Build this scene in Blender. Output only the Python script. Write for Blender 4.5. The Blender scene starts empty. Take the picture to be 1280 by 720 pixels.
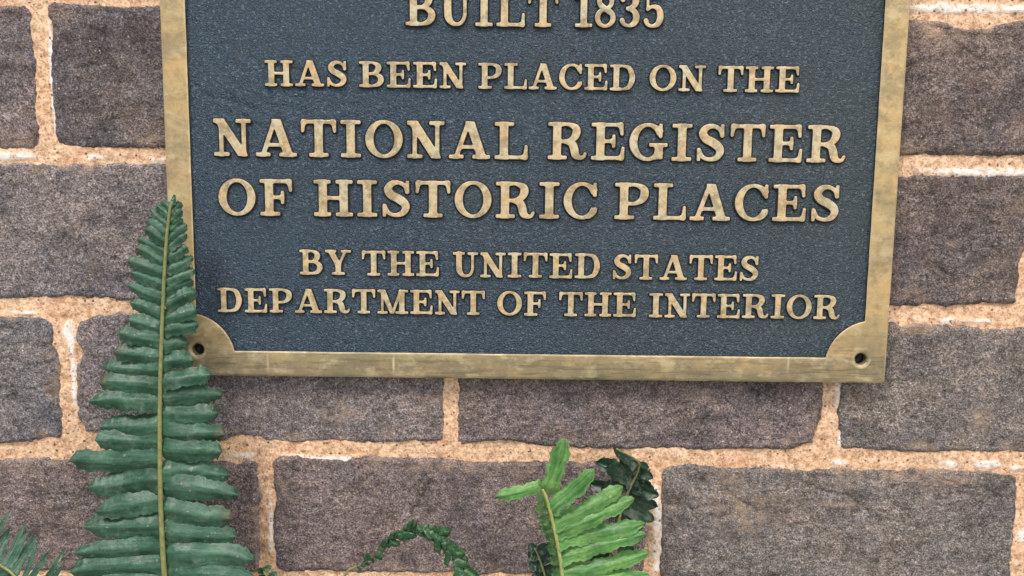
import bpy, math, random
import numpy as np
from mathutils import Vector, Matrix

# ------------------------------------------------------------------ camera
SC = bpy.context.scene
COL = SC.collection
F_PX = 1100.0                      # focal length in pixels of a 1280 wide picture
PITCH = math.radians(7.5)
ROLL = math.radians(0.65)
DIST = 0.462
ZC = 1.25                          # height of the picture centre above the ground
fwd = np.array([0, math.cos(PITCH), -math.sin(PITCH)])
up0 = np.array([0, math.sin(PITCH), math.cos(PITCH)])
rt0 = np.array([1.0, 0, 0])
rt = math.cos(ROLL) * rt0 + math.sin(ROLL) * up0
up = -math.sin(ROLL) * rt0 + math.cos(ROLL) * up0
CAM = np.array([0, 0, ZC]) - fwd * DIST
cd = bpy.data.cameras.new('camera')
cam = bpy.data.objects.new('camera', cd)
COL.objects.link(cam)
cam.matrix_world = Matrix(((rt[0], up[0], -fwd[0], CAM[0]), (rt[1], up[1], -fwd[1], CAM[1]),
                           (rt[2], up[2], -fwd[2], CAM[2]), (0, 0, 0, 1)))
cd.sensor_width = 36
cd.lens = 36 * F_PX / 1280
cd.clip_start = 0.01
cd.clip_end = 500
SC.camera = cam


def P(px, py, y=0.0):
    """point at depth y (wall face is y=0, towards the viewer is negative) seen at a photo pixel"""
    d = fwd * F_PX + rt * (px - 640) - up * (py - 360)
    t = (y - CAM[1]) / d[1]
    return CAM + d * t


# ------------------------------------------------------------------ light
SUN_EL, SUN_AZ = math.radians(52), math.radians(-38)    # azimuth measured from the wall normal, minus = from the left
w = bpy.data.worlds.new('World')
SC.world = w
w.use_nodes = True
nt = w.node_tree
bg = nt.nodes['Background']
sky = nt.nodes.new('ShaderNodeTexSky')
sky.sky_type = 'NISHITA'
sky.sun_disc = False
sky.sun_elevation = SUN_EL
sky.sun_rotation = math.pi + (-SUN_AZ) * -1.0
sky.air_density = 1.0
sky.dust_density = 4.0
sky.ozone_density = 1.0
nt.links.new(sky.outputs[0], bg.inputs[0])
bg.inputs[1].default_value = 0.105
sd = bpy.data.lights.new('sun', 'SUN')
sd.energy = 1.5
sd.angle = math.radians(12)
sd.color = (1.0, 0.94, 0.86)
so = bpy.data.objects.new('sun', sd)
COL.objects.link(so)
sdir = Vector((math.sin(SUN_AZ) * math.cos(SUN_EL), -math.cos(SUN_AZ) * math.cos(SUN_EL), math.sin(SUN_EL)))
so.rotation_euler = sdir.to_track_quat('Z', 'Y').to_euler()
so.location = (0, -3, 5)
SC.view_settings.view_transform = 'Standard'
SC.view_settings.look = 'None'
SC.view_settings.exposure = 0.84
SC.view_settings.gamma = 1

# ------------------------------------------------------------------ noise
_rng = np.random.RandomState(7)
_perm = _rng.permutation(4096)
_grad = _rng.uniform(0, 2 * math.pi, 4096)
_gx, _gy = np.cos(_grad), np.sin(_grad)


def perlin(x, y, seed=0):
    xi, yi = np.floor(x).astype(int), np.floor(y).astype(int)
    xf, yf = x - xi, y - yi
    u, v = xf * xf * xf * (xf * (xf * 6 - 15) + 10), yf * yf * yf * (yf * (yf * 6 - 15) + 10)

    def g(ix, iy, dx, dy):
        h = _perm[(_perm[(ix + seed * 131) & 4095] + iy + seed * 17) & 4095]
        return _gx[h] * dx + _gy[h] * dy
    a, b = g(xi, yi, xf, yf), g(xi + 1, yi, xf - 1, yf)
    c, d = g(xi, yi + 1, xf, yf - 1), g(xi + 1, yi + 1, xf - 1, yf - 1)
    return ((a + u * (b - a)) + v * ((c + u * (d - c)) - (a + u * (b - a)))) * 1.4


def fbm(x, y, size, octv=4, seed=0, gain=0.5):
    """size = metres of the largest feature"""
    s, a, n = 0, 1, 0
    f = 1.0 / size
    for i in range(octv):
        s = s + a * perlin(x * f + 31.7 * i, y * f + 12.3 * i, seed + i)
        n += a
        a *= gain
        f *= 2.03
    return s / n


def sstep(a, b, x):
    t = np.clip((x - a) / (b - a), 0, 1)
    return t * t * (3 - 2 * t)


# ------------------------------------------------------------------ scene helpers
def tag(o, label=None, cat=None, group=None, kind=None):
    if label: o['label'] = label
    if cat: o['category'] = cat
    if group: o['group'] = group
    if kind: o['kind'] = kind
    return o


def empty(name, loc):
    o = bpy.data.objects.new(name, None)
    o.empty_display_size = 0.02
    o.location = loc
    COL.objects.link(o)
    return o


def link(name, me, parent=None, loc=(0, 0, 0)):
    o = bpy.data.objects.new(name, me)
    COL.objects.link(o)
    o.location = loc
    if parent: o.parent = parent
    return o


def mesh_np(name, verts, faces, mats, smooth=True, midx=None):
    me = bpy.data.meshes.new(name)
    verts = np.asarray(verts, dtype=np.float32)
    if isinstance(faces, np.ndarray):
        nf, k = faces.shape
        me.vertices.add(len(verts))
        me.vertices.foreach_set('co', verts.ravel())
        me.loops.add(nf * k)
        me.loops.foreach_set('vertex_index', faces.ravel().astype(np.int32))
        me.polygons.add(nf)
        me.polygons.foreach_set('loop_start', np.arange(0, nf * k, k, dtype=np.int32))
        me.polygons.foreach_set('loop_total', np.full(nf, k, dtype=np.int32))
        me.update(calc_edges=True)
    else:
        me.from_pydata([tuple(map(float, v)) for v in verts], [], [tuple(map(int, f)) for f in faces])
    for m in mats: me.materials.append(m)
    n = len(me.polygons)
    if smooth is True:
        me.polygons.foreach_set('use_smooth', np.ones(n, dtype=bool))
    elif smooth is not False:
        me.polygons.foreach_set('use_smooth', np.asarray(smooth, dtype=bool))
    if midx is not None:
        me.polygons.foreach_set('material_index', np.asarray(midx, dtype=np.int32))
    me.validate()
    me.update()
    return me


def attr(me, name, vals):
    a = me.attributes.new(name, 'FLOAT', 'POINT')
    a.data.foreach_set('value', np.asarray(vals, dtype=np.float32).ravel())


def grid_faces(nx, nz):
    i = np.arange(nx - 1)
    k = np.arange(nz - 1)
    I, K = np.meshgrid(i, k, indexing='ij')
    a = (I * nz + K).ravel()
    return np.stack([a, a + nz, a + nz + 1, a + 1], 1)       # faces -Y


# ------------------------------------------------------------------ materials
class NT:
    def __init__(self, name):
        self.m = bpy.data.materials.new(name)
        self.m.use_nodes = True
        self.t = self.m.node_tree
        self.b = self.t.nodes['Principled BSDF']
        self.out = self.t.nodes['Material Output']

    def n(self, typ, **kw):
        nd = self.t.nodes.new(typ)
        for k, v in kw.items(): setattr(nd, k, v)
        return nd

    def l(self, a, b): self.t.links.new(a, b)

    def pos(self):
        return self.n('ShaderNodeNewGeometry').outputs['Position']

    def noise(self, scale, detail=3, rough=0.55, vec=None, dist=0.0, off=0.0):
        nd = self.n('ShaderNodeTexNoise')
        nd.inputs['Scale'].default_value = scale
        nd.inputs['Detail'].default_value = detail
        nd.inputs['Roughness'].default_value = rough
        nd.inputs['Distortion'].default_value = dist
        v = vec or self.pos()
        if off:
            a = self.n('ShaderNodeVectorMath', operation='ADD')
            a.inputs[1].default_value = (off, off * 1.7, off * 0.6)
            self.l(v, a.inputs[0])
            v = a.outputs[0]
        self.l(v, nd.inputs['Vector'])
        return nd.outputs['Fac']

    def stretch(self, sx, sy, sz):
        m = self.n('ShaderNodeVectorMath', operation='MULTIPLY')
        m.inputs[1].default_value = (sx, sy, sz)
        self.l(self.pos(), m.inputs[0])
        return m.outputs[0]

    def flat(self):
        sp = self.n('ShaderNodeSeparateXYZ')
        cb = self.n('ShaderNodeCombineXYZ')
        self.l(self.pos(), sp.inputs[0])
        self.l(sp.outputs[0], cb.inputs[0])
        self.l(sp.outputs[2], cb.inputs[1])
        return cb.outputs[0]

    def voro(self, scale, feature='F1', vec=None):
        nd = self.n('ShaderNodeTexVoronoi', feature=feature, voronoi_dimensions='2D')
        vec = vec or self.flat()
        nd.inputs['Scale'].default_value = scale
        self.l(vec or self.pos(), nd.inputs['Vector'])
        return nd

    def ramp(self, fac, stops, interp='LINEAR'):
        r = self.n('ShaderNodeValToRGB')
        r.color_ramp.interpolation = interp
        el = r.color_ramp.elements
        while len(el) < len(stops): el.new(0.5)
        for e, (p, c) in zip(el, stops):
            e.position = p
            e.color = (c, c, c, 1) if isinstance(c, (int, float)) else (*c, 1)
        self.l(fac, r.inputs[0])
        return r.outputs[0]

    def mix(self, fac, a, b, mode='MIX'):
        m = self.n('ShaderNodeMix', data_type='RGBA', blend_type=mode)
        for s, v in ((0, fac), (6, a), (7, b)):
            if hasattr(v, 'links'): self.l(v, m.inputs[s])
            elif isinstance(v, (int, float)): m.inputs[s].default_value = v if s == 0 else (v, v, v, 1)
            else: m.inputs[s].default_value = (*v, 1)
        return m.outputs[2]

    def math(self, op, a, b=None, clamp=False):
        m = self.n('ShaderNodeMath', operation=op, use_clamp=clamp)
        for i, v in enumerate((a, b)):
            if v is None: continue
            if hasattr(v, 'links'): self.l(v, m.inputs[i])
            else: m.inputs[i].default_value = v
        return m.outputs[0]

    def attr(self, name):
        return self.n('ShaderNodeAttribute', attribute_name=name).outputs['Fac']

    def bump(self, h, dist, strength=1.0, normal=None):
        b = self.n('ShaderNodeBump')
        b.inputs['Distance'].default_value = dist
        b.inputs['Strength'].default_value = strength
        self.l(h, b.inputs['Height'])
        if normal: self.l(normal, b.inputs['Normal'])
        return b.outputs[0]

    def set(self, **kw):
        for k, v in kw.items():
            s = self.b.inputs[k.replace('_', ' ')]
            if hasattr(v, 'links'): self.l(v, s)
            elif isinstance(v, tuple): s.default_value = (*v, 1) if len(v) == 3 else v
            else: s.default_value = v
        return self.m


def brick_material():
    t = NT('brick_clay')
    col = t.n('ShaderNodeObjectInfo').outputs['Color']
    grain = t.noise(1150, 2, 0.7)
    grain2 = t.noise(330, 3, 0.7, off=3.1)
    big = t.noise(26, 4, 0.6, off=1.3)
    mid = t.noise(90, 4, 0.65, off=5.2)
    c = t.mix(t.ramp(big, [(0.38, 0.0), (0.64, 1.0)]), col, t.mix(0.42, col, (0.26, 0.21, 0.17)))
    c = t.mix(t.math('MULTIPLY', t.ramp(t.noise(38, 3, 0.6, off=11.0), [(0.5, 0.0), (0.66, 1.0)]), 0.5), c, (0.098, 0.099, 0.110))
    c = t.mix(1.0, c, t.ramp(mid, [(0.32, 0.62), (0.5, 1.0), (0.68, 1.28)]), 'MULTIPLY')
    c = t.mix(1.0, c, t.ramp(grain, [(0.36, 0.40), (0.48, 0.88), (0.58, 1.35), (0.68, 2.1)]), 'MULTIPLY')
    c = t.mix(1.0, c, t.ramp(grain2, [(0.34, 0.58), (0.5, 1.0), (0.66, 1.35)]), 'MULTIPLY')
    c = t.mix(1.0, c, t.ramp(t.noise(500, 2, 0.6, off=7.0), [(0.35, (0.92, 0.94, 1.05)), (0.65, (1.08, 1.0, 0.94))]), 'MULTIPLY')
    # pale sand grains and dark pits
    v = t.voro(420)
    pale = t.math('MULTIPLY', t.ramp(v.outputs['Distance'], [(0.12, 1.0), (0.24, 0.0)]),
                  t.ramp(v.outputs['Color'], [(0.82, 0.0), (0.86, 0.8)]))
    c = t.mix(t.math('MULTIPLY', pale, 0.75), c, (0.55, 0.47, 0.42))
    pit = t.math('MAXIMUM', t.ramp(t.noise(260, 3, 0.6, off=14.0), [(0.69, 0.0), (0.74, 1.0)]), t.ramp(t.noise(520, 2, 0.6, off=17.0), [(0.70, 0.0), (0.74, 0.8)]))
    c = t.mix(t.math('MULTIPLY', pit, 0.8), c, (0.02, 0.016, 0.016))
    # tan mortar film wiped over the face near the edges and in blotches
    film = t.math('MULTIPLY', t.ramp(t.noise(60, 5, 0.7, off=8.8), [(0.52, 0.0), (0.68, 1.0)]), t.attr('edge'))
    c = t.mix(t.math('MULTIPLY', film, 0.55), c, (0.42, 0.29, 0.19))
    c = t.mix(t.math('MULTIPLY', t.attr('smear'), t.ramp(t.noise(130, 5, 0.75, off=23.0), [(0.4, 0.1), (0.6, 0.75)])), c, (0.46, 0.33, 0.23))
    c = t.mix(t.math('MULTIPLY', t.attr('dark'), 0.85), c, (0.022, 0.018, 0.019))
    h = t.math('ADD', grain, t.math('MULTIPLY', grain2, 1.4))
    h = t.math('SUBTRACT', h, pit)
    nrm = t.bump(h, 0.0010, 0.9)
    return t.set(Base_Color=c, Roughness=0.85, Normal=nrm, Specular_IOR_Level=0.35)


def mortar_material():
    t = NT('sand_mortar')
    grain = t.noise(800, 2, 0.7)
    g2 = t.noise(240, 3, 0.6, off=2.2)
    big = t.noise(34, 4, 0.6, off=4.1)
    c = t.mix(t.ramp(big, [(0.3, 0.0), (0.7, 1.0)]), (0.64, 0.395, 0.24), (0.70, 0.50, 0.335))
    c = t.mix(1.0, c, t.ramp(g2, [(0.34, (0.72, 0.62, 0.55)), (0.5, 1.0), (0.66, 1.2)]), 'MULTIPLY')
    c = t.mix(1.0, c, t.ramp(grain, [(0.34, 0.68), (0.5, 1.0), (0.68, 1.25)]), 'MULTIPLY')
    lime = t.math('MULTIPLY', t.attr('lime'), t.ramp(t.noise(170, 4, 0.7, off=6.0), [(0.36, 0.15), (0.52, 1.0)]), True)
    c = t.mix(lime, c, (0.80, 0.76, 0.71))
    v = t.voro(170)
    spk = t.math('MULTIPLY', t.ramp(v.outputs['Distance'], [(0.07, 1.0), (0.15, 0.0)]),
                 t.ramp(v.outputs['Color'], [(0.70, 0.0), (0.74, 1.0)]))
    spk = t.math('MAXIMUM', spk, t.ramp(t.noise(420, 2, 0.6, off=17.0), [(0.685, 0.0), (0.72, 1.0)]))
    c = t.mix(t.math('MULTIPLY', spk, 0.85), c, (0.05, 0.035, 0.03))
    v3 = t.voro(330)
    spk2 = t.math('MULTIPLY', t.ramp(v3.outputs['Distance'], [(0.12, 1.0), (0.22, 0.0)]),
                  t.ramp(v3.outputs['Color'], [(0.62, 0.0), (0.66, 1.0)]))
    c = t.mix(t.math('MULTIPLY', spk2, 0.6), c, (0.26, 0.12, 0.06))
    c = t.mix(t.math('MULTIPLY', t.attr('soil'), t.ramp(t.noise(260, 4, 0.7, off=27.0), [(0.42, 0.15), (0.58, 0.85)])), c, (0.13, 0.075, 0.045))
    h = t.math('ADD', grain, t.math('MULTIPLY', g2, 1.6))
    return t.set(Base_Color=c, Roughness=0.9, Normal=t.bump(h, 0.0007, 0.7), Specular_IOR_Level=0.25)


def bronze_material():
    t = NT('worn_bronze')
    n1 = t.noise(45, 5, 0.65)
    n2 = t.noise(210, 5, 0.75, off=2.0)
    st = t.noise(60, 3, 0.6, vec=t.stretch(6, 6, 0.5))
    c = t.mix(t.ramp(n1, [(0.35, 0.0), (0.65, 1.0)]), (0.60, 0.41, 0.18), (0.50, 0.385, 0.20))
    c = t.mix(t.math('MULTIPLY', t.ramp(n2, [(0.5, 0.0), (0.7, 1.0)]), 0.5), c, (0.16, 0.115, 0.06))
    c = t.mix(t.math('MULTIPLY', t.ramp(t.noise(90, 4, 0.7, off=7.7), [(0.52, 0.0), (0.66, 1.0)]), 0.45), c, (0.17, 0.19, 0.12))
    c = t.mix(t.math('MULTIPLY', t.ramp(st, [(0.3, 1.0), (0.5, 0.0)]), 0.25), c, (0.55, 0.42, 0.22))
    c = t.mix(t.math('MULTIPLY', t.attr('grime'), t.ramp(t.noise(120, 5, 0.7, off=9.7), [(0.3, 0.35), (0.6, 1.0)])), c, (0.20, 0.185, 0.12))
    patina = t.noise(75, 6, 0.75, vec=t.stretch(0.45, 1, 1.0), dist=0.6)
    c = t.mix(t.math('MULTIPLY', t.ramp(patina, [(0.46, 0.0), (0.62, 1.0)]), 0.6), c, (0.22, 0.19, 0.11))
    pale = t.noise(110, 5, 0.7, vec=t.stretch(0.6, 1, 1.0), off=21.0)
    c = t.mix(t.math('MULTIPLY', t.ramp(pale, [(0.52, 0.0), (0.64, 1.0)]), 0.5), c, (0.66, 0.56, 0.32))
    ln_ = t.noise(700, 2, 0.6, vec=t.stretch(0.08, 1, 1))
    c = t.mix(t.math('MULTIPLY', t.ramp(ln_, [(0.52, 0.0), (0.64, 1.0)]), t.math('MULTIPLY', t.attr('grime'), 0.5)), c, (0.10, 0.08, 0.045))
    c = t.mix(t.attr('wear'), c, (0.78, 0.66, 0.42))
    h = t.math('ADD', n2, t.math('MULTIPLY', t.noise(900, 2, 0.6), 0.5))
    return t.set(Base_Color=c, Metallic=0.35, Roughness=t.ramp(n2, [(0.3, 0.35), (0.7, 0.55)]),
                 Normal=t.bump(h, 0.0003, 0.5))


def letter_material():
    t = NT('buffed_letter_bronze')
    n1 = t.noise(120, 4, 0.65)
    n2 = t.noise(420, 4, 0.7, off=2.0)
    c = t.mix(t.ramp(n1, [(0.42, 0.0), (0.58, 1.0)]), (0.68, 0.51, 0.28), (0.62, 0.56, 0.37))
    c = t.mix(t.math('MULTIPLY', t.ramp(t.noise(170, 5, 0.7, off=5.0), [(0.47, 0.0), (0.60, 1.0)]), 0.65), c, (0.24, 0.185, 0.10))
    c = t.mix(t.math('MULTIPLY', t.ramp(n2, [(0.55, 0.0), (0.72, 1.0)]), 0.4), c, (0.2, 0.15, 0.08))
    c = t.mix(t.math('MULTIPLY', t.ramp(t.noise(240, 4, 0.7, off=9.0), [(0.5, 0.0), (0.62, 1.0)]), 0.55), c, (0.30, 0.22, 0.12))
    c = t.mix(t.math('MULTIPLY', t.ramp(t.noise(60, 3, 0.6, off=13.0), [(0.52, 0.0), (0.66, 1.0)]), 0.5), c, (0.70, 0.46, 0.24))
    return t.set(Base_Color=c, Metallic=0.32, Roughness=0.36, Normal=t.bump(n2, 0.0003, 0.5))


def paint_material(name, dark=False):
    t = NT(name)
    n0 = t.noise(14, 4, 0.6)
    n1 = t.noise(620, 3, 0.65)
    n2 = t.noise(190, 3, 0.6, off=2.5)
    if dark:
        return t.set(Base_Color=(0.012, 0.014, 0.018), Roughness=0.6, Normal=t.bump(n1, 0.0003, 0.4))
    # sheen put into the colour: bluer sky reflection left, greyer green towards the right
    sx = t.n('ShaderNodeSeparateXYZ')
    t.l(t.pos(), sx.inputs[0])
    sheen_fac = t.math('ADD', t.math('MULTIPLY', sx.outputs[0], 1.8), n0)
    c = t.mix(t.ramp(sheen_fac, [(0.35, 0.0), (0.85, 1.0)]), (0.016, 0.045, 0.074), (0.028, 0.050, 0.056))
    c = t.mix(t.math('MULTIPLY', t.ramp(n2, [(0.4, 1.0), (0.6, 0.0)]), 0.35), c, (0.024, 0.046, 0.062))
    c = t.mix(t.math('MULTIPLY', t.ramp(t.noise(700, 2, 0.7, off=3.3), [(0.55, 0.0), (0.66, 1.0)]), 0.55), c, (0.15, 0.20, 0.27))
    c = t.mix(t.math('MULTIPLY', t.ramp(n1, [(0.38, 1.0), (0.48, 0.0)]), 0.6), c, (0.008, 0.012, 0.02))
    h = t.math('ADD', t.math('MULTIPLY', t.noise(1150, 2, 0.65, off=1.1), 1.35), t.math('MULTIPLY', n2, 0.5))
    return t.set(Base_Color=c, Roughness=t.ramp(n0, [(0.35, 0.24), (0.65, 0.42)]), Normal=t.bump(h, 0.0012, 0.9), Specular_IOR_Level=0.55)


def leaf_material(name, base, light, back=(0.10, 0.2, 0.07), gloss=0.38):
    t = NT(name)
    n1 = t.noise(70, 4, 0.6)
    n2 = t.noise(500, 3, 0.6, off=1.0)
    c = t.mix(t.ramp(n1, [(0.3, 0.0), (0.7, 1.0)]), base, light)
    c = t.mix(t.math('MULTIPLY', t.attr('rib'), 0.6), c, light)
    c = t.mix(1.0, c, t.ramp(n2, [(0.3, 0.8), (0.7, 1.2)]), 'MULTIPLY')
    c = t.mix(t.math('MULTIPLY', t.ramp(t.noise(320, 2, 0.5, off=4.0), [(0.68, 0.0), (0.74, 1.0)]), 0.35), c, (0.55, 0.52, 0.42))
    vein = t.math('SINE', t.math('ADD', t.math('MULTIPLY', t.attr('lu'), 4200.0), t.math('MULTIPLY', t.attr('lv'), 5.0)))
    c = t.mix(t.math('MULTIPLY', t.ramp(vein, [(0.0, 0.0), (1.0, 1.0)]), 0.04), c, base)
    cb = t.n('ShaderNodeCombineXYZ')
    t.l(t.math('MULTIPLY', t.attr('lu'), 70.0), cb.inputs[0])
    t.l(t.math('MULTIPLY', t.attr('lv'), 3.2), cb.inputs[1])
    t.l(t.math('MULTIPLY', t.n('ShaderNodeObjectInfo').outputs['Random'], 90.0), cb.inputs[2])
    streak = t.noise(1.0, 3, 0.6, vec=cb.outputs[0])
    c = t.mix(1.0, c, t.ramp(streak, [(0.36, (0.66, 0.70, 0.66)), (0.5, 1.0), (0.64, (1.45, 1.32, 1.38))]), 'MULTIPLY')
    pw = t.ramp(t.noise(150, 5, 0.75, off=6.0), [(0.54, 0.0), (0.70, 1.0)])
    c = t.mix(t.math('MULTIPLY', pw, 0.35), c, (0.30, 0.36, 0.28))
    c = t.mix(t.attr('brown'), c, (0.13, 0.07, 0.03))
    t.set(Base_Color=c, Roughness=gloss, Specular_IOR_Level=0.5, Normal=t.bump(t.math('ADD', t.math('ADD', n2, n1), t.math('MULTIPLY', streak, 0.8)), 0.0004, 0.6))
    tr = t.n('ShaderNodeBsdfTranslucent')
    t.l(c, tr.inputs[0])
    mx = t.n('ShaderNodeMixShader')
    mx.inputs[0].default_value = 0.25
    t.l(t.b.outputs[0], mx.inputs[1])
    t.l(tr.outputs[0], mx.inputs[2])
    t.l(mx.outputs[0], t.out.inputs[0])
    return t.m


def plain(name, c, rough=0.7, metal=0.0, scale=300, amt=0.3, bump=0.0004):
    t = NT(name)
    n1 = t.noise(scale, 4, 0.6)
    cc = t.mix(1.0, c, t.ramp(n1, [(0.3, 1 - amt), (0.7, 1 + amt)]), 'MULTIPLY')
    return t.set(Base_Color=cc, Roughness=rough, Metallic=metal, Normal=t.bump(n1, bump, 0.5))


M_BRICK, M_MORTAR, M_BRONZE, M_LETTER = brick_material(), mortar_material(), bronze_material(), letter_material()
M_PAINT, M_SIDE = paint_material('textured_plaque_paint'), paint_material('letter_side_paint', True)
M_STEM = plain('fern_stalk', (0.20, 0.21, 0.075), 0.5, scale=400)
M_STEM_L = plain('fern_stalk_light', (0.30, 0.33, 0.10), 0.5, scale=400)
M_SCREW = plain('dark_screw', (0.03, 0.03, 0.03), 0.5, 0.7)
M_BOUNCE_GROUND = plain('paving_ground', (0.34, 0.32, 0.28), 0.9, scale=6, bump=0.01)  # pale tone chosen so the metal letters reflect more light

# ------------------------------------------------------------------ added bounce ground, unseen
gv = [(-60, -60, 0), (60, -60, 0), (60, 2, 0), (-60, 2, 0)]
g = link('ground', mesh_np('ground', gv, [(0, 1, 2, 3)], [M_BOUNCE_GROUND], False))  # unseen sheet, added to bounce light onto wall and plaque
tag(g, kind='structure')

# ------------------------------------------------------------------ brick wall
wall = empty('brick_wall', (0, 0, 0.0))
tag(wall, 'dark purplish brick wall with sandy tan mortar joints behind the plaque', 'wall')

# each brick: pixels x0, x1, ytop, ybottom (taken along its middle), tint, resolution in mm
GREY = (0.184, 0.167, 0.166); PURP = (0.156, 0.127, 0.124); BLUE = (0.140, 0.145, 0.156)
BROWN = (0.116, 0.093, 0.086); OLIV = (0.162, 0.152, 0.138); DARK = (0.108, 0.094, 0.094)
BR = [
    # row above the picture
    (-200, 290, -195, -12, PURP, 3), (312, 800, -190, -8, GREY, 3), (822, 1310, -185, -2, PURP, 3),
    # row one
    (-440, 42, 7, 182, PURP, 1), (65, 545, 8, 185, DARK, 0.9), (1060, 1560, 26, 193, BROWN, 0.9),
    # row two
    (-262, 305, 206, 371, GREY, 0.9), (770, 1281, 219, 378, BROWN, 0.9), (1303, 1720, 222, 381, GREY, 2),
    # row three
    (-395, 73, 396, 550, BLUE, 0.9), (96, 554, 397, 550, GREY, 0.9), (571, 1028, 400, 559, PURP, 0.9), (1052, 1520, 408, 565, OLIV, 0.9),
    # row four
    (-150, 322, 576, 713, PURP, 0.9), (344, 809, 576, 716, PURP, 0.9), (828, 1267, 588, 726, OLIV, 0.9), (1290, 1700, 592, 730, PURP, 2),
    # row five, below the picture
    (-380, 92, 734, 870, GREY, 3), (112, 560, 736, 872, BLUE, 3), (580, 1026, 740, 876, PURP, 3), (1048, 1500, 745, 882, GREY, 3),
]


def px_rect(x0, x1, y0, y1):
    xm, ym = (x0 + x1) / 2, (y0 + y1) / 2
    a, b = P(x0, ym + 0 * xm), P(x1, ym)
    c, d = P(xm, y0), P(xm, y1)
    return a[0], b[0], d[2], c[2]


# notches: (px, py, radius mm, depth-of-bite mm) where mortar bites into the brick outline
BITES = [(1232, 34, 15, 5.0), (1200, 28, 9, 2.5), (130, 12, 14, 1.2), (1272, 372, 9, 2.5), (1018, 552, 12, 4.0),
         (112, 545, 12, 4.0), (62, 545, 9, 3.0), (620, 545, 26, 2.4), (1130, 380, 16, -0.5), (1240, 410, 14, 2.2), (100, 400, 9, 3.5),
         (320, 430, 12, 3.0), (60, 190, 9, 1.5), (1262, 590, 10, 2.0), (860, 586, 14, -0.8), (75, 400, 9, 3.0), (103, 441, 8, 4.5), (1128, 408, 5, 2.5), (305, 548, 12, 3.0)]
SMEARS = [(425, 515, 22, 12), (540, 500, 18, 6), (1150, 408, 34, 8), (1225, 520, 14, 24), (870, 492, 16, 8), (1170, 40, 26, 24), (560, 585, 60, 7), (1130, 598, 70, 7),
          (1110, 330, 10, 5), (1190, 305, 8, 4), (240, 225, 40, 8), (30, 585, 30, 8), (1195, 602, 24, 4), (1040, 630, 34, 4), (930, 640, 46, 30), (690, 700, 20, 8)]
CRACKS = [((705, 605), (720, 622), (728, 640)), ((1220, 240), (1235, 262), (1230, 285)), ((10, 470), (40, 486), (66, 480)), ((905, 612), (930, 628), (948, 640)), ((25, 110), (38, 130), (30, 150)), ((540, 598), (530, 620), (514, 640), (520, 655)), ((1150, 28), (1175, 36), (1205, 60), (1218, 70)),
          ((1170, 335), (1190, 345), (1186, 375)), ((515, 700), (522, 712), (514, 725)), ((98, 585), (108, 600), (112, 618)),
          ((1020, 612), (1060, 620), (1085, 640)), ((1172, 598), (1212, 610)), ((356, 580), (374, 592))]
DARKS = [(135, 12, 22, 3.0), (1165, 240, 5, 4), (1190, 297, 6, 5), (22, 232, 3, 3), (80, 292, 6, 4), (355, 640, 22, 50),
         (615, 690, 30, 30), (1250, 600, 25, 14)]


def field_px(X, Z, px, py, rx, rz):
    """soft elliptical spot at a pixel, radii in pixels"""
    c = P(px, py)
    return np.exp(-(((X - c[0]) / (rx * 0.00042)) ** 2 + ((Z - c[2]) / (rz * 0.00042)) ** 2))


def seg_dist(X, Z, a, b):
    ax, az, bx, bz = a[0], a[2], b[0], b[2]
    dx, dz = bx - ax, bz - az
    t = np.clip(((X - ax) * dx + (Z - az) * dz) / (dx * dx + dz * dz + 1e-12), 0, 1)
    return np.hypot(X - ax - t * dx, Z - az - t * dz)


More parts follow.
